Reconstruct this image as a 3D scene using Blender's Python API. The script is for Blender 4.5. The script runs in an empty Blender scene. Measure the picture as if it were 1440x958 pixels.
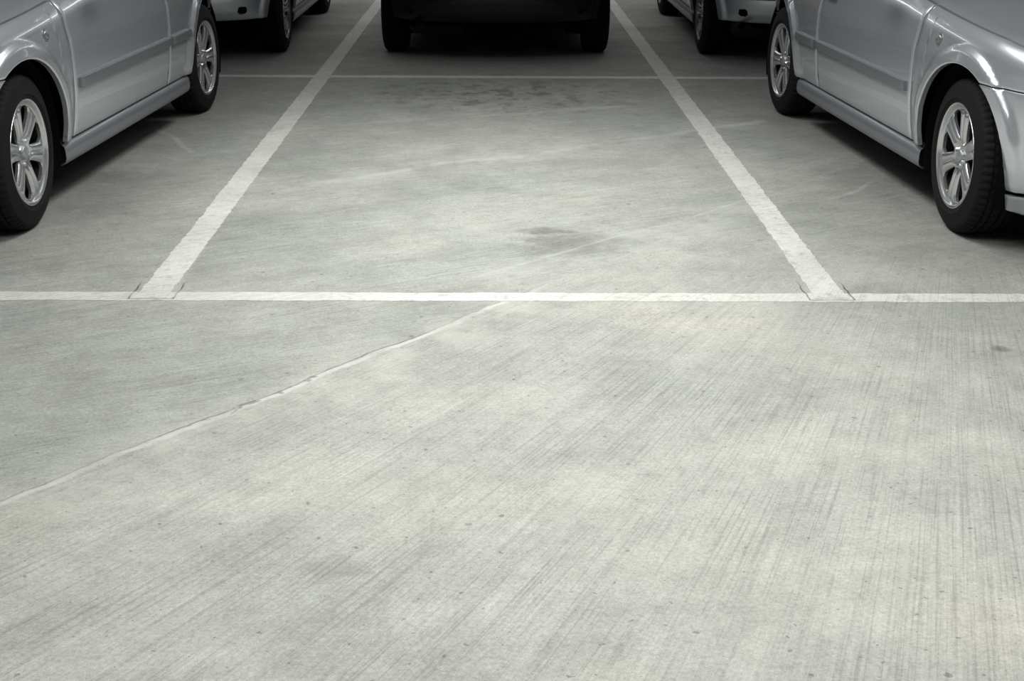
import bpy, math, random
import numpy as np
from mathutils import Matrix, Vector
random.seed(4)
SC = bpy.context.scene
COL = SC.collection
R_ = math.radians
try:
    SC.view_settings.view_transform = 'Standard'
except Exception:
    pass

# ---------------------------------------------------------------- helpers
def mk(name, verts, faces, mat, parent=None, smooth=True, loc=None):
    me = bpy.data.meshes.new(name)
    me.from_pydata([tuple(map(float, v)) for v in verts], [], [tuple(f) for f in faces])
    me.validate()
    if smooth:
        for p in me.polygons: p.use_smooth = True
    me.materials.append(mat)
    o = bpy.data.objects.new(name, me)
    COL.objects.link(o)
    if parent: o.parent = parent
    if loc: o.location = loc
    return o

def tag(o, label=None, cat=None, group=None, kind=None):
    if label: o['label'] = label
    if cat: o['category'] = cat
    if group: o['group'] = group
    if kind: o['kind'] = kind
    return o

class MB:
    def __init__(s): s.v = []; s.f = []
    def add(s, v, f):
        b = len(s.v); s.v += [tuple(p) for p in v]; s.f += [tuple(i + b for i in q) for q in f]
    def box(s, x0, x1, y0, y1, z0, z1, b=0.0):
        if b <= 0:
            v = [(x, y, z) for x in (x0, x1) for y in (y0, y1) for z in (z0, z1)]
            s.add(v, [(0,1,3,2),(4,6,7,5),(0,4,5,1),(2,3,7,6),(0,2,6,4),(1,5,7,3)])
        else:
            def ring(z, i):
                a, c, d, e = x0+i, x1-i, y0+i, y1-i
                k = b
                return [(a+k,d,z),(c-k,d,z),(c,d+k,z),(c,e-k,z),(c-k,e,z),(a+k,e,z),(a,e-k,z),(a,d+k,z)]
            v = ring(z0, b) + ring(z0+b, 0) + ring(z1-b, 0) + ring(z1, b)
            f = [tuple(range(7,-1,-1)), tuple(range(24,32))]
            for r in range(3):
                for i in range(8):
                    j = (i+1) % 8
                    f.append((r*8+i, r*8+j, r*8+8+j, r*8+8+i))
            s.add(v, f)
    def tube(s, pts, r, n=14, cap=True):
        pts = [Vector(p) for p in pts]
        v = []; f = []
        for i, p in enumerate(pts):
            d = (pts[min(i+1, len(pts)-1)] - pts[max(i-1, 0)]).normalized()
            u = d.orthogonal().normalized() if abs(d.z) > .99 else d.cross(Vector((0,0,1))).normalized()
            w = d.cross(u)
            rr = r[i] if isinstance(r, (list, tuple)) else r
            for k in range(n):
                a = 2*math.pi*k/n
                v.append(p + u*math.cos(a)*rr + w*math.sin(a)*rr)
        for i in range(len(pts)-1):
            for k in range(n):
                l = (k+1) % n
                f.append((i*n+k, i*n+l, i*n+n+l, i*n+n+k))
        if cap:
            f.append(tuple(range(n))); f.append(tuple(range((len(pts)-1)*n, len(pts)*n)))
        s.add(v, f)
    def lathe(s, prof, n=96, rfun=None, closed=False):   # prof = (x, radius), axis X
        v = []; f = []
        m = len(prof)
        for k in range(n):
            a = 2*math.pi*k/n
            for j, (x, r) in enumerate(prof):
                rr = r if rfun is None else rfun(j, k, r)
                v.append((x, rr*math.cos(a), rr*math.sin(a)))
        for k in range(n):
            l = (k+1) % n
            for j in range(m if closed else m-1):
                jj = (j+1) % m
                f.append((k*m+j, l*m+j, l*m+jj, k*m+jj))
        s.add(v, f)
    def build(s, name, mat, parent=None, smooth=True, loc=None):
        return mk(name, s.v, s.f, mat, parent, smooth, loc)

def sharpen(o, ang=35):
    try:
        o.data.set_sharp_from_angle(angle=R_(ang))
    except Exception:
        pass
    return o

# ---------------------------------------------------------------- materials
def new_mat(name):
    m = bpy.data.materials.new(name); m.use_nodes = True
    nt = m.node_tree
    return m, nt, nt.nodes['Principled BSDF']

def simple(name, col, rough=.5, metal=0, coat=0, coat_r=.05, noise=0, nscale=60, spec=.5, bump=0):
    m, nt, b = new_mat(name)
    b.inputs['Base Color'].default_value = (*col, 1)
    b.inputs['Roughness'].default_value = rough
    b.inputs['Metallic'].default_value = metal
    b.inputs['Coat Weight'].default_value = coat
    b.inputs['Coat Roughness'].default_value = coat_r
    b.inputs['Specular IOR Level'].default_value = spec
    if noise or bump:
        tc = nt.nodes.new('ShaderNodeTexCoord')
        n = nt.nodes.new('ShaderNodeTexNoise'); n.inputs['Scale'].default_value = nscale
        n.inputs['Detail'].default_value = 4
        nt.links.new(tc.outputs['Object'], n.inputs['Vector'])
        r = nt.nodes.new('ShaderNodeMapRange')
        r.inputs['To Min'].default_value = 1-noise; r.inputs['To Max'].default_value = 1+noise
        nt.links.new(n.outputs['Fac'], r.inputs['Value'])
        v = nt.nodes.new('ShaderNodeVectorMath'); v.operation = 'SCALE'
        v.inputs[0].default_value = col
        nt.links.new(r.outputs['Result'], v.inputs['Scale'])
        nt.links.new(v.outputs['Vector'], b.inputs['Base Color'])
        if bump:
            bp = nt.nodes.new('ShaderNodeBump'); bp.inputs['Strength'].default_value = bump
            bp.inputs['Distance'].default_value = .002
            nt.links.new(n.outputs['Fac'], bp.inputs['Height'])
            nt.links.new(bp.outputs['Normal'], b.inputs['Normal'])
    return m

M = {}
M['silver'] = simple('silver_paint', (.635,.665,.705), .27, .64, 1.0, .03, .04, 400)
M['trim_silver'] = simple('grey_trim_plastic', (.21,.223,.24), .38, .4, .35, .1, .05, 300)
M['lip_silver'] = simple('silver_bumper_lip', (.36,.38,.40), .35, .5, .4, .1, .05, 300)
M['black'] = simple('black_paint', (.0035,.004,.004), .42, .0, .2, .12, .05, 60, .25)
M['black_trim'] = simple('black_trim', (.0035,.0035,.004), .7, 0, 0, .1, .05, 60, .2)
M['rubber'] = simple('tire_rubber', (.0085,.0085,.009), .75, 0, 0, .1, .3, 90, .2, .35)
M['alloy'] = simple('alloy_wheel_paint', (.62,.63,.64), .24, .85, .6, .05, .05, 200)
M['disc'] = simple('brake_disc_steel', (.008,.008,.008), .7, .3, 0, .1, .15, 90, .2)
M['barrel'] = simple('dark_rim_barrel', (.006,.006,.006), .75, 0, 0, .1, .2, 60, .2)
M['under'] = simple('underbody_black', (.004,.004,.004), .9, 0, 0, .1, .3, 30, .1)
M['plastic'] = simple('black_plastic', (.012,.012,.012), .5, 0, 0, .1, .1, 120)
M['glass'] = simple('dark_window_glass', (.008,.010,.011), .05, 0, .5, .02)
M['lens'] = simple('clear_lamp_lens', (.55,.57,.58), .12, .2, 1, .02)
M['repeater'] = simple('grey_indicator_lens', (.20,.21,.21), .12, .3, 1, .02)
M['red_lens'] = simple('red_lamp_lens', (.22,.01,.008), .2, 0, 1, .03)
M['exhaust'] = simple('rusty_exhaust_steel', (.03,.022,.018), .6, .6, 0, .1, .4, 30)

class NT:
    """tiny node-writing helper"""
    def __init__(s, nt): s.nt = nt
    def val(s, sock, v):
        if isinstance(v, (int, float)): sock.default_value = v
        elif isinstance(v, (tuple, list)): sock.default_value = v
        else: s.nt.links.new(v, sock)
    def m(s, op, a, b=None, c=None, clamp=False):
        n = s.nt.nodes.new('ShaderNodeMath'); n.operation = op; n.use_clamp = clamp
        s.val(n.inputs[0], a)
        if b is not None: s.val(n.inputs[1], b)
        if c is not None: s.val(n.inputs[2], c)
        return n.outputs[0]
    def mr(s, v, a, b, c=0., d=1., smooth=True):
        n = s.nt.nodes.new('ShaderNodeMapRange')
        n.interpolation_type = 'SMOOTHSTEP' if smooth else 'LINEAR'
        s.val(n.inputs['Value'], v)
        n.inputs['From Min'].default_value = a; n.inputs['From Max'].default_value = b
        n.inputs['To Min'].default_value = c; n.inputs['To Max'].default_value = d
        return n.outputs['Result']
    def noise(s, vec, scale, detail=3, rough=.5, dist=0):
        n = s.nt.nodes.new('ShaderNodeTexNoise')
        s.val(n.inputs['Vector'], vec); n.inputs['Scale'].default_value = scale
        n.inputs['Detail'].default_value = detail; n.inputs['Roughness'].default_value = rough
        n.inputs['Distortion'].default_value = dist
        return n.outputs['Fac']
    def comb(s, x, y, z=0.):
        n = s.nt.nodes.new('ShaderNodeCombineXYZ')
        s.val(n.inputs[0], x); s.val(n.inputs[1], y); s.val(n.inputs[2], z)
        return n.outputs[0]
    def mix(s, f, a, b, mode='MIX'):
        n = s.nt.nodes.new('ShaderNodeMix'); n.data_type = 'RGBA'; n.blend_type = mode
        s.val(n.inputs[0], f)
        for sock, v in ((n.inputs[6], a), (n.inputs[7], b)):
            if isinstance(v, tuple): sock.default_value = (*v[:3], 1)
            else: s.nt.links.new(v, sock)
        return n.outputs[2]

def surface_field(h):
    """shared concrete brush pattern in world metres; returns dict of sockets"""
    nt = h.nt
    g = nt.nodes.new('ShaderNodeNewGeometry')
    sp = nt.nodes.new('ShaderNodeSeparateXYZ'); nt.links.new(g.outputs['Position'], sp.inputs[0])
    pos = g.outputs['Position']; X, Y = sp.outputs[0], sp.outputs[1]
    wob = h.m('MULTIPLY', h.m('SUBTRACT', h.noise(pos, 2.2, 3), .5), .10)
    wob2 = h.m('MULTIPLY', h.m('SUBTRACT', h.noise(pos, 18, 3), .5), .022)
    d = h.m('ADD', h.m('MULTIPLY', h.m('SUBTRACT', X, -1.21), -.783), h.m('MULTIPLY', h.m('SUBTRACT', Y, 2.98), .622))
    d = h.m('ADD', h.m('ADD', d, wob), wob2)
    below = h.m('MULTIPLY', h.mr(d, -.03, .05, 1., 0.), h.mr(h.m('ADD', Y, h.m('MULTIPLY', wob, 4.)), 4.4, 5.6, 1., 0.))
    # long straight broom grooves fanning over the near slab
    dx = h.m('SUBTRACT', X, 2.7); dy = h.m('SUBTRACT', Y, 7.9)
    rad = h.m('SQRT', h.m('ADD', h.m('MULTIPLY', dx, dx), h.m('MULTIPLY', dy, dy)))
    ang = h.m('ARCTAN2', dy, dx)
    g1 = h.noise(h.comb(h.m('MULTIPLY', ang, 480.), h.m('MULTIPLY', rad, 1.1)), 1., 2, .6)
    g2 = h.noise(h.comb(h.m('MULTIPLY', ang, 950.), h.m('MULTIPLY', rad, 2.4), 3.), 1., 2, .6)
    ba = h.m('ADD', h.m('MULTIPLY', g1, .4), h.m('MULTIPLY', g2, .6))
    ba2 = h.noise(h.comb(h.m('MULTIPLY', ang, 60.), h.m('MULTIPLY', rad, .8), 7.), 1., 3, .6)
    al = h.m('ADD', h.m('MULTIPLY', X, .87), h.m('MULTIPLY', Y, .49))
    ac = h.m('ADD', h.m('MULTIPLY', X, -.49), h.m('MULTIPLY', Y, .87))
    b1 = h.noise(h.comb(h.m('MULTIPLY', ac, 75.), h.m('MULTIPLY', al, 1.6)), 1., 3, .65)
    b3 = h.noise(h.comb(h.m('MULTIPLY', ac, 160.), h.m('MULTIPLY', al, 8.), 5.), 1., 2, .6)
    bb = h.m('ADD', h.m('MULTIPLY', b1, .5), h.m('MULTIPLY', b3, .5))
    bb2 = h.noise(h.comb(h.m('MULTIPLY', ac, 11.), h.m('MULTIPLY', al, 1.2), 3.), 1., 4, .6)
    def mixf(f, a, b): return h.m('ADD', h.m('MULTIPLY', a, f), h.m('MULTIPLY', b, h.m('SUBTRACT', 1., f)))
    brush = mixf(below, ba, bb); brush2 = mixf(below, ba2, bb2)
    return dict(pos=pos, X=X, Y=Y, d=d, below=below, brush=brush, brush2=brush2)

def ellipse(h, F, cx, cy, rx, ry, soft=.30):
    wx = h.m('MULTIPLY', h.m('SUBTRACT', h.noise(F['pos'], 9., 5, .7), .5), 2.4)
    a = h.m('DIVIDE', h.m('SUBTRACT', F['X'], cx), rx); b = h.m('DIVIDE', h.m('SUBTRACT', F['Y'], cy), ry)
    r = h.m('SQRT', h.m('ADD', h.m('MULTIPLY', a, a), h.m('MULTIPLY', b, b)))
    r = h.m('ADD', r, wx)
    return h.mr(r, soft, 1.25, 1., 0.)

def corner_outlines(h, F):
    """thin dark cracks of the old paint around the near ends of the two dividers"""
    wob = h.m('MULTIPLY', h.m('SUBTRACT', h.noise(F['pos'], 14., 3), .5), .02)
    tot = None
    for cx, top in ((-1.2225, 4.78), (1.1945, 4.80)):
        ax = h.m('ABSOLUTE', h.m('SUBTRACT', h.m('ADD', F['X'], wob), cx))
        e = h.m('ABSOLUTE', h.m('SUBTRACT', ax, .080))
        k = h.mr(e, .0015, .005, 1., 0.)
        yr = h.m('MULTIPLY', h.mr(F['Y'], 4.548, 4.553), h.mr(F['Y'], top-.1, top, 1., 0.))
        k = h.m('MULTIPLY', k, yr)
        b = h.m('MULTIPLY', h.mr(h.m('ABSOLUTE', h.m('SUBTRACT', h.m('ADD', F['Y'], wob), 4.552)), .001, .005, 1., 0.), h.mr(ax, .083, .086, 1., 0.))
        k = h.m('MAXIMUM', k, b)
        tot = k if tot is None else h.m('MAXIMUM', tot, k)
    return h.m('MULTIPLY', tot, h.mr(h.noise(F['pos'], 9., 3), .35, .55, .5, .95))

def make_floor_mat():
    m, nt, b = new_mat('brushed_concrete')
    h = NT(nt); F = surface_field(h); pos = F['pos']
    big = h.noise(pos, .75, 4, .55, .3)
    mid = h.noise(pos, 3.8, 6, .68, .1)
    blot = h.noise(pos, 1.3, 5, .6, .2)
    med = h.noise(pos, 22., 5, .7)
    fine = h.noise(pos, 90., 4, .75)
    grain = h.noise(pos, 300., 3, .7)
    c = h.mix(h.mr(big, .35, .65), (.418,.419,.375), (.348,.362,.328))
    c = h.mix(h.m('MULTIPLY', h.mr(h.noise(pos, 1.3, 3, .5), .50, .72), .4), c, (.435,.412,.35))
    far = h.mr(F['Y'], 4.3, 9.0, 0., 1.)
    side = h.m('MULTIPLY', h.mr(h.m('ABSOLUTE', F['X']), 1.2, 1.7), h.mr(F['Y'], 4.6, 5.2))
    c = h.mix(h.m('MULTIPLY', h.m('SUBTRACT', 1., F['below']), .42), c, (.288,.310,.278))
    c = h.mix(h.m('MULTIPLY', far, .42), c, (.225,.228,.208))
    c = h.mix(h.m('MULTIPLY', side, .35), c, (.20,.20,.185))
    mul = h.mr(mid, .25, .75, .83, 1.17, False)
    mul = h.m('MULTIPLY', mul, h.mr(blot, .3, .7, .90, 1.10, False))
    mul = h.m('MULTIPLY', mul, h.mr(med, .25, .75, .88, 1.11, False))
    mul = h.m('MULTIPLY', mul, h.mr(fine, .28, .72, .76, 1.22, False))
    mul = h.m('MULTIPLY', mul, h.mr(grain, .25, .75, .80, 1.20, False))
    bstr = h.mr(h.noise(pos, 1.5, 3), .36, .60, .55, 1.)
    dk = h.mr(F['brush'], .36, .52, 1., 0.)
    mul = h.m('MULTIPLY', mul, h.m('SUBTRACT', 1., h.m('MULTIPLY', h.m('MULTIPLY', dk, bstr), .22)))
    lt = h.mr(F['brush'], .54, .66, 0., 1.)
    mul = h.m('MULTIPLY', mul, h.m('ADD', 1., h.m('MULTIPLY', h.m('MULTIPLY', lt, bstr), .10)))
    mul = h.m('MULTIPLY', mul, h.mr(F['brush2'], .3, .7, .95, 1.05, False))
    pit = h.mr(h.noise(pos, 45., 2, .5), .67, .73)
    mul = h.m('MULTIPLY', mul, h.m('SUBTRACT', 1., h.m('MULTIPLY', pit, .45)))
    spot = h.mr(h.noise(pos, 11., 3, .5), .72, .78)
    mul = h.m('MULTIPLY', mul, h.m('SUBTRACT', 1., h.m('MULTIPLY', spot, .40)))
    for cx, cy, rx, ry, st in [(.30,5.26,.24,.22,.42),(.20,5.47,.12,.06,.35),(-.35,2.65,.09,.06,.18),(1.62,4.06,.03,.03,.45),
                               (1.75,6.4,.25,.5,.2),(-1.8,6.1,.3,.6,.2)]:
        e = h.m('MULTIPLY', ellipse(h, F, cx, cy, rx, ry), h.mr(mid, .3, .6, .7, 1.))
        mul = h.m('MULTIPLY', mul, h.m('SUBTRACT', 1., h.m('MULTIPLY', e, st)))
    # scattered drips near the far cross line
    speck = h.mr(h.noise(h.comb(h.m('MULTIPLY', F['X'], 9.), h.m('MULTIPLY', F['Y'], 6.5), 2.), 1., 5, .65), .48, .60)
    e = h.m('MULTIPLY', ellipse(h, F, .05, 8.85, .95, .80, .2), speck)
    mul = h.m('MULTIPLY', mul, h.m('SUBTRACT', 1., h.m('MULTIPLY', e, .42)))
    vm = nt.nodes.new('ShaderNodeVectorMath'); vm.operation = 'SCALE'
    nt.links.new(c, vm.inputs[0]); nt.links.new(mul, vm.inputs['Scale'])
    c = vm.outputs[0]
    # slab joint: pale laitance rim with a dark hairline
    fadeY = h.m('MULTIPLY', h.mr(F['Y'], 4.45, 4.8, 1., .10), h.mr(F['X'], -1.7, -.6, .45, 1.))
    brk = h.mr(h.noise(pos, 4.5, 4, .6), .38, .56)
    rim = h.m('MULTIPLY', h.mr(h.m('ABSOLUTE', h.m('ADD', F['d'], .008)), .003, .018, 1., 0.), fadeY)
    c = h.mix(h.m('MULTIPLY', h.m('MULTIPLY', rim, .75), h.m('ADD', .45, h.m('MULTIPLY', brk, .55))), c, (.58,.59,.57))
    halo = h.m('MULTIPLY', h.mr(h.m('ABSOLUTE', h.m('ADD', F['d'], .07)), .01, .20, 1., 0.), h.m('MULTIPLY', fadeY, h.mr(mid, .4, .6, .2, 1.)))
    c = h.mix(h.m('MULTIPLY', halo, .38), c, (.54,.53,.46))
    hair = h.m('MULTIPLY', h.mr(h.m('ABSOLUTE', h.m('SUBTRACT', F['d'], .007)), .0005, .005, 1., 0.), fadeY)
    c = h.mix(h.m('MULTIPLY', hair, h.mr(h.noise(pos, 3.3, 3), .42, .60, .25, .75)), c, (.12,.12,.10))
    chip = h.m('MULTIPLY', h.mr(h.m('ABSOLUTE', F['d']), .005, .017, 1., 0.), h.m('MULTIPLY', h.mr(h.noise(pos, 16., 3, .6), .50, .58), h.m('MULTIPLY', h.mr(F['X'], -.90, -.7), h.mr(F['X'], -.55, -.42, 1., 0.))))
    c = h.mix(h.m('MULTIPLY', chip, .7), c, (.14,.14,.12))
    # pale trowel seams inside the bay
    for (ax, ay, bx, by, w, st) in [(-1.08,6.16,1.68,8.0,.035,.45),(-1.08,6.16,1.68,8.0,.16,.22),(-1.3,7.6,1.0,8.5,.03,.25),(-.2,4.75,1.3,6.1,.010,.38),(-.2,4.7,1.3,6.0,.12,.25),(-1.5,6.9,-2.3,8.3,.02,.35),(1.5,6.0,1.9,6.5,.015,.4)]:
        L = math.hypot(bx-ax, by-ay); ux, uy = (bx-ax)/L, (by-ay)/L
        rx = h.m('SUBTRACT', F['X'], ax); ry = h.m('SUBTRACT', F['Y'], ay)
        t = h.m('ADD', h.m('MULTIPLY', rx, ux), h.m('MULTIPLY', ry, uy))
        q = h.m('ADD', h.m('MULTIPLY', rx, -uy), h.m('MULTIPLY', ry, ux))
        q = h.m('ADD', q, h.m('MULTIPLY', h.m('SUBTRACT', h.noise(pos, 1.3, 4), .5), .30))
        k = h.m('MULTIPLY', h.mr(h.m('ABSOLUTE', q), w*.2, w*1.6, 1., 0.), h.m('MULTIPLY', h.mr(t, -.1, .3), h.mr(t, L-.3, L+.1, 1., 0.)))
        k = h.m('MULTIPLY', k, h.mr(mid, .35, .6, .3, 1.))
        c = h.mix(h.m('MULTIPLY', k, st), c, (.48,.49,.455))
    c = h.mix(corner_outlines(h, F), c, (.08,.08,.065))
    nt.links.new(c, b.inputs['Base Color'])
    b.inputs['Roughness'].default_value = .78
    b.inputs['Specular IOR Level'].default_value = .25
    hh = h.m('ADD', h.m('MULTIPLY', F['brush'], .9), h.m('ADD', h.m('MULTIPLY', fine, .7), h.m('MULTIPLY', grain, .3)))
    bp = nt.nodes.new('ShaderNodeBump'); bp.inputs['Strength'].default_value = .5; bp.inputs['Distance'].default_value = .003
    nt.links.new(hh, bp.inputs['Height']); nt.links.new(bp.outputs['Normal'], b.inputs['Normal'])
    return m

def make_line_mat():
    m, nt, b = new_mat('worn_white_road_paint')
    h = NT(nt); F = surface_field(h); pos = F['pos']
    c = h.mix(h.mr(h.noise(pos, 2.5, 4), .35, .65), (.70,.70,.65), (.60,.60,.55))
    mul = h.mr(h.noise(pos, 60., 4, .7), .25, .75, .86, 1.10, False)
    dk = h.mr(F['brush'], .36, .52, 1., 0.)
    mul = h.m('MULTIPLY', mul, h.m('SUBTRACT', 1., h.m('MULTIPLY', dk, .22)))
    mul = h.m('MULTIPLY', mul, h.mr(h.noise(pos, 5., 5, .65), .3, .7, .86, 1.06, False))
    vm = nt.nodes.new('ShaderNodeVectorMath'); vm.operation = 'SCALE'
    nt.links.new(c, vm.inputs[0]); nt.links.new(mul, vm.inputs['Scale'])
    wear = h.m('MULTIPLY', h.mr(h.noise(pos, 18., 6, .8), .51, .61), h.mr(h.noise(pos, 2., 2), .4, .6, .35, .85))
    c = h.mix(wear, vm.outputs[0], (.39,.39,.35))
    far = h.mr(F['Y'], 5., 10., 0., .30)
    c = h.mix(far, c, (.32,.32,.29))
    c = h.mix(corner_outlines(h, F), c, (.12,.12,.10))
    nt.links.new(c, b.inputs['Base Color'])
    b.inputs['Roughness'].default_value = .65
    return m

M['floor'] = make_floor_mat()
M['line'] = make_line_mat()

# ---------------------------------------------------------------- setting
fl = mk('floor', [(-16,-4,0),(16,-4,0),(16,26,0),(-16,26,0)], [(0,1,2,3)], M['floor'], smooth=False)
tag(fl, 'brushed grey concrete parking garage floor with a diagonal slab joint', 'floor', kind='structure')

def strip(name, x0, x1, y0, y1, z, label, along='y'):
    n = 900
    v = []; f = []
    j0 = j1 = 0
    for i in range(n+1):
        t = i/n
        j0 = j0*.6+random.uniform(-.0032, .0032); j1 = j1*.6+random.uniform(-.0032, .0032)
        if along == 'y':
            y = y0+(y1-y0)*t
            v += [(x0+j0, y, 0), (x0+j0, y, z), (x1+j1, y, z), (x1+j1, y, 0)]
        else:
            x = x0+(x1-x0)*t
            v += [(x, y0+j0, 0), (x, y0+j0, z), (x, y1+j1, z), (x, y1+j1, 0)]
    for i in range(n):
        a = i*4
        for k in range(3): f.append((a+k, a+k+1, a+k+5, a+k+4))
    f.append((0,3,2,1)); e = n*4; f.append((e,e+1,e+2,e+3))
    o = mk(name, v, f, M['line'], smooth=False)
    return tag(o, label, 'painted line')

strip('painted_line', -7.5, 7.5, 4.536, 4.630, .0015, 'long white painted line crossing the whole floor at the open front of the parking bays', 'x')
strip('painted_line', -7.5, 7.5, 9.50, 9.60, .0015, 'thin white cross line behind the empty bay, just in front of the black car', 'x')
strip('painted_line', -1.279, -1.166, 4.56, 14.8, .003, 'white painted divider line running back along the left side of the empty bay')
strip('painted_line', 1.138, 1.251, 4.56, 14.8, .003, 'white painted divider line running back along the right side of the empty bay')

# ---------------------------------------------------------------- car
TR = .32      # tyre radius
def smooth_table(zs, ds):
    g = np.linspace(.1, 1.3, 600)
    v = np.interp(g, zs, ds)
    k = np.hanning(17); k /= k.sum()
    v = np.convolve(np.pad(v, 8, mode='edge'), k, 'valid')
    return g, v
def ss(t):
    t = min(max(t, 0.), 1.); return t*t*(3-2*t)

def wheel_meshes():
    side = [(-.012,.212),(-.003,.218),(.0,.226),(.002,.234),(.006,.237),(.006,.242),(.0035,.245),(.0035,.266),(.0015,.270),(-.003,.287),(-.006,.297),(-.012,.306),(-.020,.3125)]
    tread = [(-.030,.3165),(-.044,.3190),(-.0445,.3095),(-.0525,.3095),(-.053,.3193),(-.073,.3200),(-.0735,.3100),(-.0825,.3100),(-.083,.3200),
             (-.112,.3200),(-.1125,.3100),(-.1215,.3100),(-.122,.3200),(-.142,.3193),(-.1425,.3095),(-.1505,.3095),(-.151,.3190),(-.165,.3165)]
    inner = [(-.175,.3125),(-.183,.306),(-.189,.296),(-.195,.268),(-.198,.25),(-.195,.225),(-.183,.212)]
    prof = side+tread+inner
    n = 180
    def rf(j, k, r):
        if j in (11, 12, 13, 14) and k % 3 == 0: return r-.0075
        if j in (17, 18, 21, 22) and k % 4 == 1: return r-.0055
        if 30 <= j <= 32 and k % 3 == 0: return r-.007
        return r
    t = MB(); t.lathe(prof, n, rf); tire = t.build('tire', M['rubber'])
    sharpen(tire, 40)
    r = MB()
    r.lathe([(-.170,.196),(-.13,.182),(-.06,.180),(-.03,.184),(-.012,.188)], 96)
    rim = r.build('wheel', M['alloy'])
    sp = MB()
    radii = [.022,.035,.050,.056,.062,.068,.075,.083,.095,.11,.125,.14,.152,.162,.170,.176,.181,.186,.191,.197,.203,.2055,.203]
    def a_of(rr):
        return math.radians(np.interp(rr, [.0,.056,.062,.068,.075,.083,.095,.11,.14,.152,.162,.170,.176,.181,.3],
                                          [30,30,29,27,24.5,22,19.5,17.4,15.2,14.8,15.2,17,21.5,30,30]))
    def x_of(rr):
        return np.interp(rr, [0,.04,.06,.09,.14,.17,.181,.186,.191,.197,.203,.2055,.3],
                             [-.030,-.030,-.024,-.019,-.014,-.013,-.016,-.014,-.008,-.001,.000,-.004,-.01])
    nv = 14
    for s in range(6):
        base = s*math.pi/3
        vv = []; ff = []
        for i, rr in enumerate(radii):
            a = a_of(rr)
            for j in range(nv+1):
                w = -1+2*j/nv
                ph = base+w*a
                x = x_of(rr)
                if .062 < rr < .176:
                    x += .004*(1-abs(w)**4) - .007*max(0, 1-abs(w)/.26)
                    x -= .006*(abs(w)**8)
                if i == len(radii)-1: x = -.016
                vv.append((x, rr*math.cos(ph), rr*math.sin(ph)))
        for i in range(len(radii)-1):
            for j in range(nv):
                q = i*(nv+1)+j
                ff.append((q, q+nv+1, q+nv+2, q+1))
        idx = [i for i, rr in enumerate(radii) if .055 < rr < .1815]
        for e in (0, nv):
            st = len(vv)
            for i in idx:
                x, y, z = vv[i*(nv+1)+e]
                vv.append((x, y, z)); vv.append((x-.012, y, z))
            for k in range(len(idx)-1):
                ff.append((st+2*k, st+2*k+2, st+2*k+3, st+2*k+1))
        sp.add(vv, ff)
    for k in range(4):
        a = k*math.pi/2+.3
        cy, cz = .045*math.cos(a), .045*math.sin(a)
        hexv = [(-.0285+q, cy+.008*math.cos(b*math.pi/3), cz+.008*math.sin(b*math.pi/3)) for q in (0, .012) for b in range(6)]
        sp.add(hexv, [(6,7,8,9,10,11)]+[(i, (i+1) % 6, 6+(i+1) % 6, 6+i) for i in range(6)])
    spokes = sp.build('spokes', M['alloy'])
    b = len(rim.data.vertices)
    v = [tuple(q.co) for q in rim.data.vertices]+[tuple(q.co) for q in spokes.data.vertices]
    v = [(x, y*1.07, z*1.07) for x, y, z in v]
    f = [tuple(p.vertices) for p in rim.data.polygons]+[tuple(i+b for i in p.vertices) for p in spokes.data.polygons]
    bpy.data.objects.remove(rim); bpy.data.objects.remove(spokes)
    wh = mk('wheel', v, f, M['alloy'])
    sharpen(wh, 50)
    c = MB(); c.lathe([(-.031,.0),(-.018,.001),(-.016,.018),(-.017,.026),(-.022,.030),(-.032,.031)], 40)
    cap = c.build('center_cap', M['lip_silver'])
    d = MB(); d.lathe([(-.075,.0),(-.075,.07),(-.095,.072),(-.095,.135),(-.107,.135),(-.107,.0)], 64)
    d.lathe([(-.11,.0),(-.11,.190),(-.112,.190),(-.112,.0)], 64)
    d.box(-.135,-.085,-.05,.05,.085,.15,.008)
    disc = d.build('brake_disc', M['disc']); sharpen(disc, 40)
    bw = MB(); bw.lathe([(-.169,.2065),(-.13,.1910),(-.06,.1890),(-.030,.1925)], 96)
    barrel = bw.build('barrel', M['barrel'])
    ms = {k: o.data for k, o in dict(wheel=wh, tire=tire, center_cap=cap, brake_disc=disc, rim_barrel=barrel).items()}
    for o in (wh, tire, cap, disc, barrel): bpy.data.objects.remove(o)
    return ms
WM = wheel_meshes()

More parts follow.
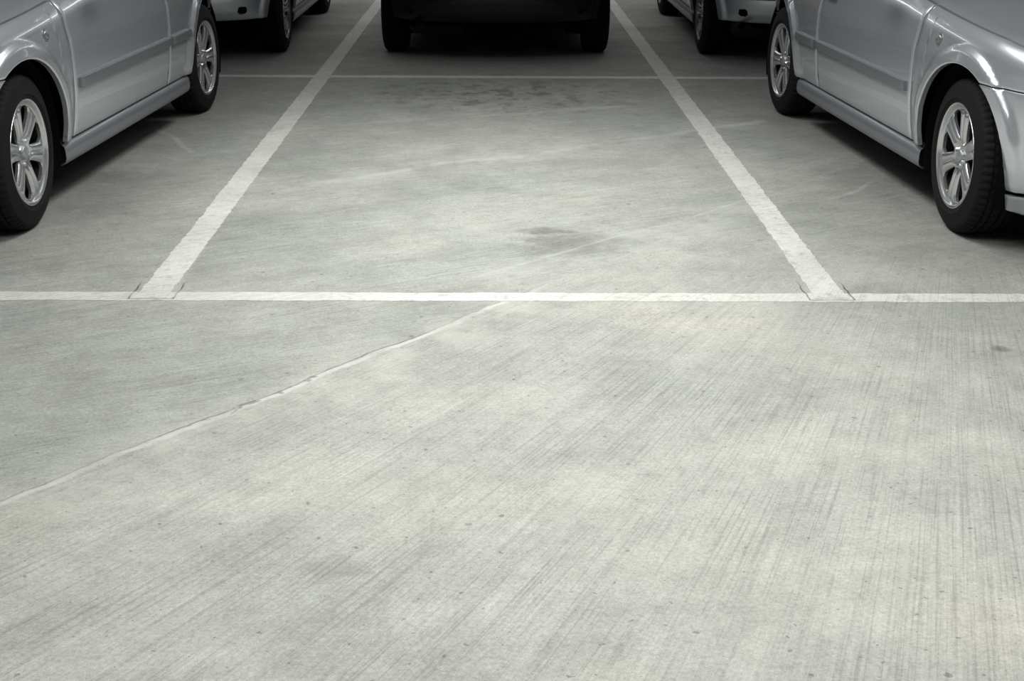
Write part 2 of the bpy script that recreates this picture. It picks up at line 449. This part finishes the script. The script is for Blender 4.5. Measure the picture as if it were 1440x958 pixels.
def make_car(W, L, paint, trim, lip, yf=-1.30, yr=1.40, Ra=.375, wx=.835, zb=.645):
    root = bpy.data.objects.new('parked_car', None); COL.objects.link(root)
    m_, n_ = 7.0, 2.6
    ph = np.concatenate([np.linspace(0, .02, 400)[:-1], np.linspace(.02, math.pi/2, 2500)])
    ty = L*np.sin(ph)**(2/m_); tx = W*np.clip(np.cos(ph), 0, 1)**(2/n_)
    tx[-1] = 0; ty[-1] = L
    arc = np.concatenate([[0], np.cumsum(np.hypot(np.diff(tx), np.diff(ty)))])
    SM = float(arc[-1])
    nx = n_*tx**(n_-1)/W**n_; ny = m_*ty**(m_-1)/L**m_
    nl = np.hypot(nx, ny); nx, ny = nx/nl, ny/nl
    def s_of(y):   # front (negative y) -> positive s
        return -math.copysign(float(np.interp(abs(y), ty, arc)), y)
    def P(s):
        a = abs(s)
        x = float(np.interp(a, arc, tx)); y = float(np.interp(a, arc, ty))
        u = float(np.interp(a, arc, nx)); v = float(np.interp(a, arc, ny))
        l = math.hypot(u, v); u /= l; v /= l
        if s > 0: y = -y; v = -v
        return x, y, u, v
    gs, vs = smooth_table([.1,.2,.28,.36,.46,.56,.66,.70,.74,.80,.9,1.0,1.2], [.07,.05,.032,.016,.004,.0,.0,.003,.012,.022,.042,.065,.1])
    gf, vf = smooth_table([.1,.18,.22,.30,.50,.58,.64,.68,.76,.84], [.10,.07,.02,.0,.0,.006,.012,.035,.07,.12])
    gr, vr = smooth_table([.1,.25,.30,.36,.44,.54,.60,.80,1.0], [.12,.07,.03,.008,.0,.0,.03,.055,.11])
    def zt(y): return float(np.interp(y, [-2.1,-1.95,-1.75,-1.5,-1.0,-.6,0,1,1.8,2.1], [.735,.755,.785,.82,.86,.895,.93,.96,.975,.975]))
    def S(s, z, out=0., extra=0.):
        x, y, u, v = P(s)
        f = ss((abs(y)/L-.86)/.13)
        ds = float(np.interp(z, gs, vs))
        de = float(np.interp(z, gf, vf)) if s > 0 else float(np.interp(z, gr, vr))
        d = ds*(1-f)+de*f
        r = 1-(zt(y)-z)/.07
        if r > 0: d += .034*min(r, 1.2)**2
        for yc in (yf, yr):
            rr = math.hypot(y-yc, z-TR)
            if z > TR-.14 and rr < Ra+.10: d -= .020*ss((Ra+.078-rr)/.028)
        d += extra-out
        return (x-u*d, y-v*d, z), (u, v)
    def arch(y, R=Ra):
        for yc in (yf, yr):
            if abs(y-yc) <= R: return TR+math.sqrt(max(R*R-(y-yc)**2, 0))
        return 0
    def ylist(a, b, step=.03):
        ys = list(np.linspace(a, b, max(3, int((b-a)/step))))
        for yc in (yf, yr):
            ys += [yc+Ra*math.cos(q) for q in np.linspace(0, math.pi, 57)]+[yc-Ra-.0006, yc+Ra+.0006]
        ys = sorted(float(y) for y in ys if a <= y <= b)
        o = [ys[0]]
        for y in ys[1:]:
            if y-o[-1] > .0003: o.append(y)
        o[-1] = b
        return o
    def patch(name, mat, par, ss_, z0, z1, sides, rows=16, out=0., hem=.02, bev=.003, mirror_join=False):
        cols = [(s, sides) for s in ss_]
        if mirror_join: cols = [(s, 1) for s in ss_]+[(s, -1) for s in ss_[::-1][1:]]
        nc = len(cols)
        V = []; Nn = []
        ts = [0, .0]+list(np.linspace(0, 1, rows))[1:-1]+[1., 1.]
        nr = len(ts)
        for ci, (s, sd) in enumerate(cols):
            x, y, u, v = P(s)
            a = z0(y); b = z1(y)
            for ri, t in enumerate(ts):
                z = a+(b-a)*t
                if ri == 1: z = min(a+bev*1.3, b)
                if ri == nr-2: z = max(b-bev*1.3, a)
                ex = bev if (ri in (0, nr-1) or ci in (0, nc-1)) else 0
                p, (u, v) = S(s, z, out, ex)
                V.append((p[0]*sd, p[1], p[2])); Nn.append((u*sd, v))
        F = []
        for c in range(nc-1):
            for r in range(nr-1):
                q = c*nr+r
                F.append((q, q+nr, q+nr+1, q+1))
        if hem:
            loop = [c*nr for c in range(nc)]+[(nc-1)*nr+r for r in range(1, nr)]+[c*nr+nr-1 for c in range(nc-2, -1, -1)]+[r for r in range(nr-2, 0, -1)]
            st = len(V)
            for i in loop:
                x, y, z = V[i]; u, v = Nn[i]
                V.append((x, y, z)); V.append((x-u*hem, y-v*hem, z))
            k = len(loop)
            for i in range(k):
                j = (i+1) % k
                F.append((st+2*i, st+2*j, st+2*j+1, st+2*i+1))
        return mk(name, V, F, mat, par)
    def srange(ya, yb, step=.03, g=.0055):
        ys = ylist(ya+g, yb-g, step)
        ys = [ys[0], ys[0]+.004]+[y for y in ys[1:-1] if ys[0]+.005 < y < ys[-1]-.005]+[ys[-1]-.004, ys[-1]]
        return [s_of(y) for y in ys]

    yd0, yd1, yd2, yq = -.80, .62, 1.17, 1.86    # door lines
    zs = .285
    for sd in (1, -1):
        fn = patch('front_fender', paint, root, srange(-1.90, yd0), lambda y: max(arch(y), (zb+.003 if y < yf-.05 and arch(y) < zb+.003 else zs))+.002,
                   lambda y: zt(y), sd, 18)
        p, (u, v) = S(s_of(-1.03), .762)
        mb = MB(); mb.lathe([(.0,.027),(.003,.027),(.004,.023)], 28); mb.lathe([(.0,.021),(.004,.021),(.006,.020),(.010,.016),(.013,.009),(.014,.0)], 28)
        o = mb.build('indicator_lamp', M['repeater'], fn); o.location = (p[0]*sd, p[1], p[2])
        o.rotation_euler = (0, R_(-14), math.atan2(v, u) if sd > 0 else math.pi-math.atan2(v, u))
        for nm, a, b, wm in (('front_door', yd0, yd1, (yd0+.04, yd1-.012)), ('rear_door', yd1, yd2, (yd1+.012, yr-Ra-.03))):
            d_ = patch(nm, paint, root, srange(a, b), lambda y: max(arch(y), zs)+.002, zt, sd, 22)
            patch('door_molding', trim, d_, srange(wm[0], wm[1], .05), lambda y: .498, lambda y: .543, sd, 5, out=.019, hem=.020, bev=.003)
            p, _ = S(s_of(b-.16), .80)
            mb = MB(); mb.tube([(p[0]-.01, b-.25, .80), (p[0]+.028, b-.235, .802), (p[0]+.03, b-.12, .805), (p[0]-.01, b-.105, .805)], .011, 10)
            o = mb.build('door_handle', paint, d_)
            if sd < 0:
                for q in o.data.vertices: q.co.x *= -1
        patch('rear_quarter_panel', paint, root, srange(yd2, yq), lambda y: max(arch(y), (.575 if y > yr else zs))+.002, zt, sd, 18)
        # rocker sill with a protruding ledge
        V = []; F = []
        prof = [(.06,.170),(.02,.178),(-.004,.192),(-.010,.210),(-.010,.238),(-.006,.262),(.008,.275),(.014,.279),(.045,.283)]
        ys = np.linspace(yf+Ra+.004, yr-Ra-.004, 50)
        for i, y in enumerate(ys):
            x, yy, u, v = P(s_of(y))
            x0 = x-.030
            for dd, z in prof: V.append(((x0-dd-(.006 if i in (0, len(ys)-1) else 0))*sd, y, z))
        k = len(prof)
        for i in range(len(ys)-1):
            for j in range(k-1): F.append((i*k+j, i*k+k+j, i*k+k+j+1, i*k+j+1))
        mk('side_sill', V, F, trim, root)
        hs = [s for s in np.linspace(s_of(-1.903)+.003, s_of(-1.903)+.42, 24)]
        patch('headlight', M['lens'], root, hs, lambda y: zb+.01-.10*ss((-1.93-y)/.1), lambda y: zt(y)-.004, sd, 10, out=.002, hem=.03)
        tl = [s for s in np.linspace(s_of(yq)-.003, s_of(yq)-.20, 16)]
        patch('taillight', M['red_lens'], root, tl, lambda y: .68, lambda y: zt(y)-.006, sd, 10, out=.004, hem=.03)
        for yc in (yf, yr):
            V = []; F = []
            an = np.linspace(-.38, math.pi+.38, 44)
            for x in (W-.045, W-.36):
                for a in an: V.append((x*sd, yc+(Ra+.004)*math.cos(a), TR+(Ra+.004)*math.sin(a)))
            k = len(an)
            for i in range(k-1): F.append((i, i+1, k+i+1, k+i))
            F.append(tuple(range(k, 2*k)))
            mk('wheel_well', V, F, M['under'], root)
            w = bpy.data.objects.new('wheel', WM['wheel']); COL.objects.link(w); w.parent = root
            w.location = (wx*sd, yc, TR)
            w.rotation_euler = (random.uniform(0, 6), 0, 0 if sd > 0 else math.pi)
            for nm in ('tire', 'center_cap', 'brake_disc', 'rim_barrel'):
                c = bpy.data.objects.new(nm, WM[nm]); COL.objects.link(c); c.parent = w
        mb = MB(); x = P(s_of(-.5))[0]
        mb.tube([((x-.05)*sd, -.45, .95), ((x+.03)*sd, -.47, .97), ((x+.05)*sd, -.475, 1.0), ((x+.13)*sd, -.48, 1.005), ((x+.19)*sd, -.475, 1.0)], [.02,.03,.06,.068,.035], 16)
        mb.build('door_mirror', paint, root)
    # inner dark shell behind the panel gaps
    allS = [s_of(y) for y in ylist(-2.0, 2.0, .06)]
    V = []; F = []
    for sd in (1, -1):
        b0 = len(V); rr = 10
        st = sorted(set(list(np.linspace(-SM, s_of(1.98), 14))+allS+list(np.linspace(s_of(-1.98), SM, 14))))
        for s in st:
            x, y, u, v = P(s)
            a = max(arch(y, Ra), .30 if y > yr else .235)+.012; b = zt(y)-.012
            for j in range(rr):
                p, _ = S(s, a+(b-a)*j/(rr-1), 0, .026)
                V.append((p[0]*sd, p[1], p[2]))
        for i in range(len(st)-1):
            for j in range(rr-1):
                q = b0+i*rr+j; F.append((q, q+rr, q+rr+1, q+1))
    mk('inner_shell', V, F, M['under'], root)
    # bumpers
    ybf = yf-math.sqrt(Ra**2-(zb-TR)**2)
    fs = [s_of(y) for y in ylist(yf-Ra-.0006, ybf, .01)][::-1]
    fs = fs[:-1]+list(np.linspace(s_of(yf-Ra-.0006), SM, 70))
    fbm = patch('front_bumper', paint, root, fs, lambda y: (max(arch(y), .262)+.002 if arch(y) < zb-.002 else zb-.002),
                lambda y: zb-.10*ss((-1.93-y)/.1), 1, 16, mirror_join=True, hem=.03, out=.004)
    patch('bumper_lip', lip, fbm, list(np.linspace(s_of(yf-Ra-.004), SM, 60)), lambda y: .178, lambda y: .248, 1, 8, out=.012, mirror_join=True, hem=.03, bev=.006)
    gl = list(np.linspace(SM-.42, SM, 20))
    patch('lower_grille', M['plastic'], fbm, gl, lambda y: .30, lambda y: .40, 1, 6, out=.008, mirror_join=True, hem=.0)
    patch('grille', M['plastic'], root, list(np.linspace(s_of(-1.903)+.43, SM, 20)), lambda y: zb-.095, lambda y: zt(y)-.02, 1, 6, out=.0, mirror_join=True, hem=.03)
    ybr = yr+math.sqrt(Ra**2-(.572-TR)**2)
    rs = [s_of(y) for y in ylist(ybr, yr+Ra+.0006, .01)]
    rs = rs[:-1]+list(np.linspace(s_of(yr+Ra+.0006), -SM, 70))
    rbm = patch('rear_bumper', paint, root, rs, lambda y: max(arch(y), .30)+.002 if arch(y) < .57 else .57, lambda y: .572, 1, 16, mirror_join=True, hem=.04, out=.006)
    patch('bumper_molding', trim, rbm, list(np.linspace(s_of(yr+Ra+.03), -SM, 50)), lambda y: .47, lambda y: .53, 1, 5, out=.02, mirror_join=True, hem=.02, bev=.006)
    tg = patch('tailgate', paint, root, list(np.linspace(s_of(yq)-.205, -SM, 40)), lambda y: .577, lambda y: zt(y), 1, 14, mirror_join=True)
    for sd in (1, -1):
        patch('corner_panel', paint, tg, list(np.linspace(s_of(yq)-.003, s_of(yq)-.20, 14)), lambda y: .577, lambda y: .676, sd, 5)
    def fan(name, mat, ya, front, ysp_edge, zsp_edge, zc, drop):
        s0 = s_of(ya); e = SM if front else -SM
        st = list(np.linspace(s0, e, 70)); rr = 22
        V = []; F = []
        E0 = S(s0, zt(ya), 0, .004)[0]; E1 = S(e, zt(-L if front else L), 0, .004)[0]
        cols = [(s, 1) for s in st]+[(s, -1) for s in st[::-1][1:]]
        for s, sd in cols:
            x, y, u, v = P(s)
            p = S(s, zt(y), 0, .007)[0]
            k = min(max(float((p[1]-E0[1])/(E1[1]-E0[1])), 0.), 1.)
            ysp = ysp_edge+(E1[1]-ysp_edge)*k
            zsp = zsp_edge+(zt(-L if front else L)+drop-zsp_edge)*(k**zc)
            for j in range(rr+1):
                t = j/rr; w = 1-(1-t)**2
                z = p[2]+(zsp-p[2])*w
                if j == 0: z -= .008
                V.append((p[0]*(1-t)*sd, p[1]+(ysp-p[1])*w, z))
        for c in range(len(cols)-1):
            for j in range(rr):
                q = c*(rr+1)+j; F.append((q, q+rr+1, q+rr+2, q+1))
        return mk(name, V, F, mat, root)
    fan('hood', paint, -.66, True, -.90, .975, 1.5, .02)
    fan('rear_deck', paint, 1.80, False, 1.93, .985, 1.0, .0)
    def gB(u):
        y = -.60+(1.82+.60)*u
        p, _ = S(s_of(y), zt(y), 0, .006)
        return Vector(p)
    def gR(u):
        y = .12+(1.42-.12)*u
        return Vector((W*.655+.02*math.sin(math.pi*u), y, 1.345+.055*math.sin(math.pi*min(1, .12+u*.8))))
    def side_panel(name, mat, u0, u1, v0, v1, out=0., par=root):
        for sd in (1, -1):
            V = []; F = []; a, b = 14, 12
            for i in range(a+1):
                u = u0+(u1-u0)*i/a
                for j in range(b+1):
                    v = v0+(v1-v0)*j/b
                    p = gB(u).lerp(gR(u), v); p.x += .035*math.sin(math.pi*v)+out
                    V.append((p.x*sd, p.y, p.z))
            for i in range(a):
                for j in range(b):
                    q = i*(b+1)+j; F.append((q, q+b+1, q+b+2, q+1))
            mk(name, V, F, mat, par)
    side_panel('window_surround', M['plastic'], .0, 1, .0, 1)
    side_panel('front_pillar', paint, .0, .05, .0, 1, .006)
    side_panel('side_window', M['glass'], .055, .44, .03, .93, .004)
    side_panel('side_window', M['glass'], .475, .80, .03, .93, .004)
    side_panel('rear_pillar', paint, .83, 1, .0, 1, .006)
    def cross_panel(name, mat, u, bow_b, bow_t, zb_, zt_, v0, v1, k=1.):
        V = []; F = []; a, b = 30, 12
        for i in range(a+1):
            w = -1+2*i/a
            B = gB(u); T = gR(u)
            for j in range(b+1):
                v = v0+(v1-v0)*j/b
                pb = Vector((B.x*w*k, B.y+bow_b*(1-w*w), B.z+zb_*(1-w*w)))
                pt = Vector((T.x*w*k, T.y+bow_t*(1-w*w), T.z+zt_*(1-w*w)))
                p = pb.lerp(pt, v); p.z += .02*math.sin(math.pi*v)
                V.append(tuple(p))
        for i in range(a):
            for j in range(b):
                q = i*(b+1)+j; F.append((q, q+b+1, q+b+2, q+1))
        return mk(name, V, F, mat, root)
    cross_panel('cowl', M['plastic'], 0, -.25, -.10, .07, .035, -.05, .09)
    cross_panel('windshield', M['glass'], 0, -.245, -.10, .075, .035, .06, 1., .985)
    cross_panel('rear_window', M['glass'], 1, .11, .08, .01, .035, .0, 1., .985)
    for x0, x1 in ((-.45, .10), (.12, .62)):
        mb = MB()
        mb.tube([(x0, -.80+.25*(x0/.8)**2, .99), ((x0+x1)/2, -.76, 1.01), (x1, -.78+.25*(x1/.8)**2, .995)], .010, 8)
        mb.build('wiper', M['plastic'], root)
    V = []; F = []; a, b = 30, 24
    for i in range(a+1):
        u = i/a
        T = gR(u)
        bow = -.10+(.18)*u
        for j in range(b+1):
            w = -1+2*j/b
            V.append((T.x*w, T.y+bow*(1-w*w)*(abs(2*u-1)), T.z+.035*(1-w*w)))
    for i in range(a):
        for j in range(b):
            q = i*(b+1)+j; F.append((q, q+b+1, q+b+2, q+1))
    mk('roof', V, F, paint, root)
    mb = MB()
    mb.box(-W+.33, W-.33, -1.95, 1.90, .235, .34, .03)
    mb.box(-W+.10, W-.10, yf+Ra+.02, yr-Ra-.02, .20, .30, .02)
    mb.box(-W+.26, W-.26, -2.0, yf-Ra-.01, .235, .32, .03)
    mb.box(-W+.24, W-.24, yr+Ra+.01, 1.98, .33, .42, .03)
    mb.tube([(-W+.12, yr, .27), (-.4, yr, .25), (.4, yr, .25), (W-.12, yr, .27)], .04, 12)
    mb.build('underbody', M['under'], root, smooth=False)
    mb = MB()
    mb.tube([(.15, .2, .21), (.2, 1.0, .21), (.35, 1.55, .24)], .025, 12)
    mb.tube([(.22, 1.80, .27), (.25, 1.80, .27), (.62, 1.80, .27), (.65, 1.80, .27)], [.05,.085,.085,.05], 16)
    mb.tube([(.58, 1.80, .27), (.60, 1.92, .275), (.61, 2.04, .285)], .024, 14, cap=False)
    mb.build('exhaust_pipe', M['exhaust'], root)
    return root

def copy_tree(o, parent=None):
    c = o.copy(); COL.objects.link(c); c.parent = parent
    for ch in [k for k in bpy.data.objects if k.parent == o]: copy_tree(ch, c)
    return c

def steer(car, deg):
    for k in [k for k in bpy.data.objects if k.parent == car and k.name.startswith('wheel') and not k.name.startswith('wheel_well')]:
        if k.location.y < 0: k.rotation_euler.z += R_(deg)

base = make_car(.86, 2.10, M['silver'], M['trim_silver'], M['lip_silver'])
def place(o, x, y, rz):
    o.location = (x, y, 0); o.rotation_euler = (0, 0, R_(rz))
lf = copy_tree(base); place(lf, -2.661, 6.853, -3.85); steer(lf, 3)
tag(lf, 'silver hatchback facing forward in the near left bay, its nose outside the picture', 'car')
bl = copy_tree(base); place(bl, -2.475, 12.21, 180)
tag(bl, 'silver car parked tail first behind the near left silver car, left of the black car', 'car')
br = copy_tree(base); place(br, 2.42, 12.21, 180)
tag(br, 'silver car parked tail first behind the near right silver car, right of the black car', 'car')
place(base, 2.634, 6.856, 4.1); steer(base, -3)
tag(base, 'silver hatchback facing forward in the near right bay, its front bumper corner in view', 'car')
dk = make_car(.90, 2.12, M['black'], M['black_trim'], M['black_trim'], wx=.875)
place(dk, -.01, 12.27, 180)
tag(dk, 'black car in the far middle bay straight behind the empty bay, in deep shadow', 'car')

# ---------------------------------------------------------------- light
def area(name, x, y, z, sx, sy, e, col=(1, 1, .985), rx=0, spread=180):
    l = bpy.data.lights.new(name, 'AREA'); l.shape = 'RECTANGLE'; l.size = sx; l.size_y = sy; l.energy = e; l.color = col
    l.spread = R_(spread)
    o = bpy.data.objects.new(name, l); COL.objects.link(o); o.location = (x, y, z); o.rotation_euler = (R_(rx), 0, 0)
    return o
area('garage_lamp', .35, 2.7, 3.0, 2.6, 1.6, 78, spread=136)
area('garage_lamp', 0, 5.9, 3.0, .9, 3.2, 64, spread=110)
area('garage_lamp', 0, 13.5, 2.9, 9.0, .8, 85)
w = bpy.data.worlds.new('World'); SC.world = w; w.use_nodes = True
nt = w.node_tree; bg = nt.nodes['Background']
h = NT(nt)
tc = nt.nodes.new('ShaderNodeTexCoord'); sp = nt.nodes.new('ShaderNodeSeparateXYZ'); nt.links.new(tc.outputs['Generated'], sp.inputs[0])
c = h.mix(h.mr(sp.outputs[2], .0, .75), (.17,.18,.20), (.50,.52,.54))
nt.links.new(c, bg.inputs['Color']); bg.inputs['Strength'].default_value = .34

# ---------------------------------------------------------------- camera
cam = bpy.data.cameras.new('camera'); co = bpy.data.objects.new('camera', cam); COL.objects.link(co)
cam.sensor_fit = 'HORIZONTAL'; cam.sensor_width = 36; cam.lens = 1900/1440*36
pitch = math.atan(690/1900)
Mx = Matrix.Rotation(-math.atan(25/2022), 4, 'Z') @ Matrix.Rotation(math.pi/2-pitch, 4, 'X') @ Matrix.Rotation(R_(.35), 4, 'Z')
Mx.translation = Vector((0, 0, 1.5))
co.matrix_world = Mx
SC.camera = co
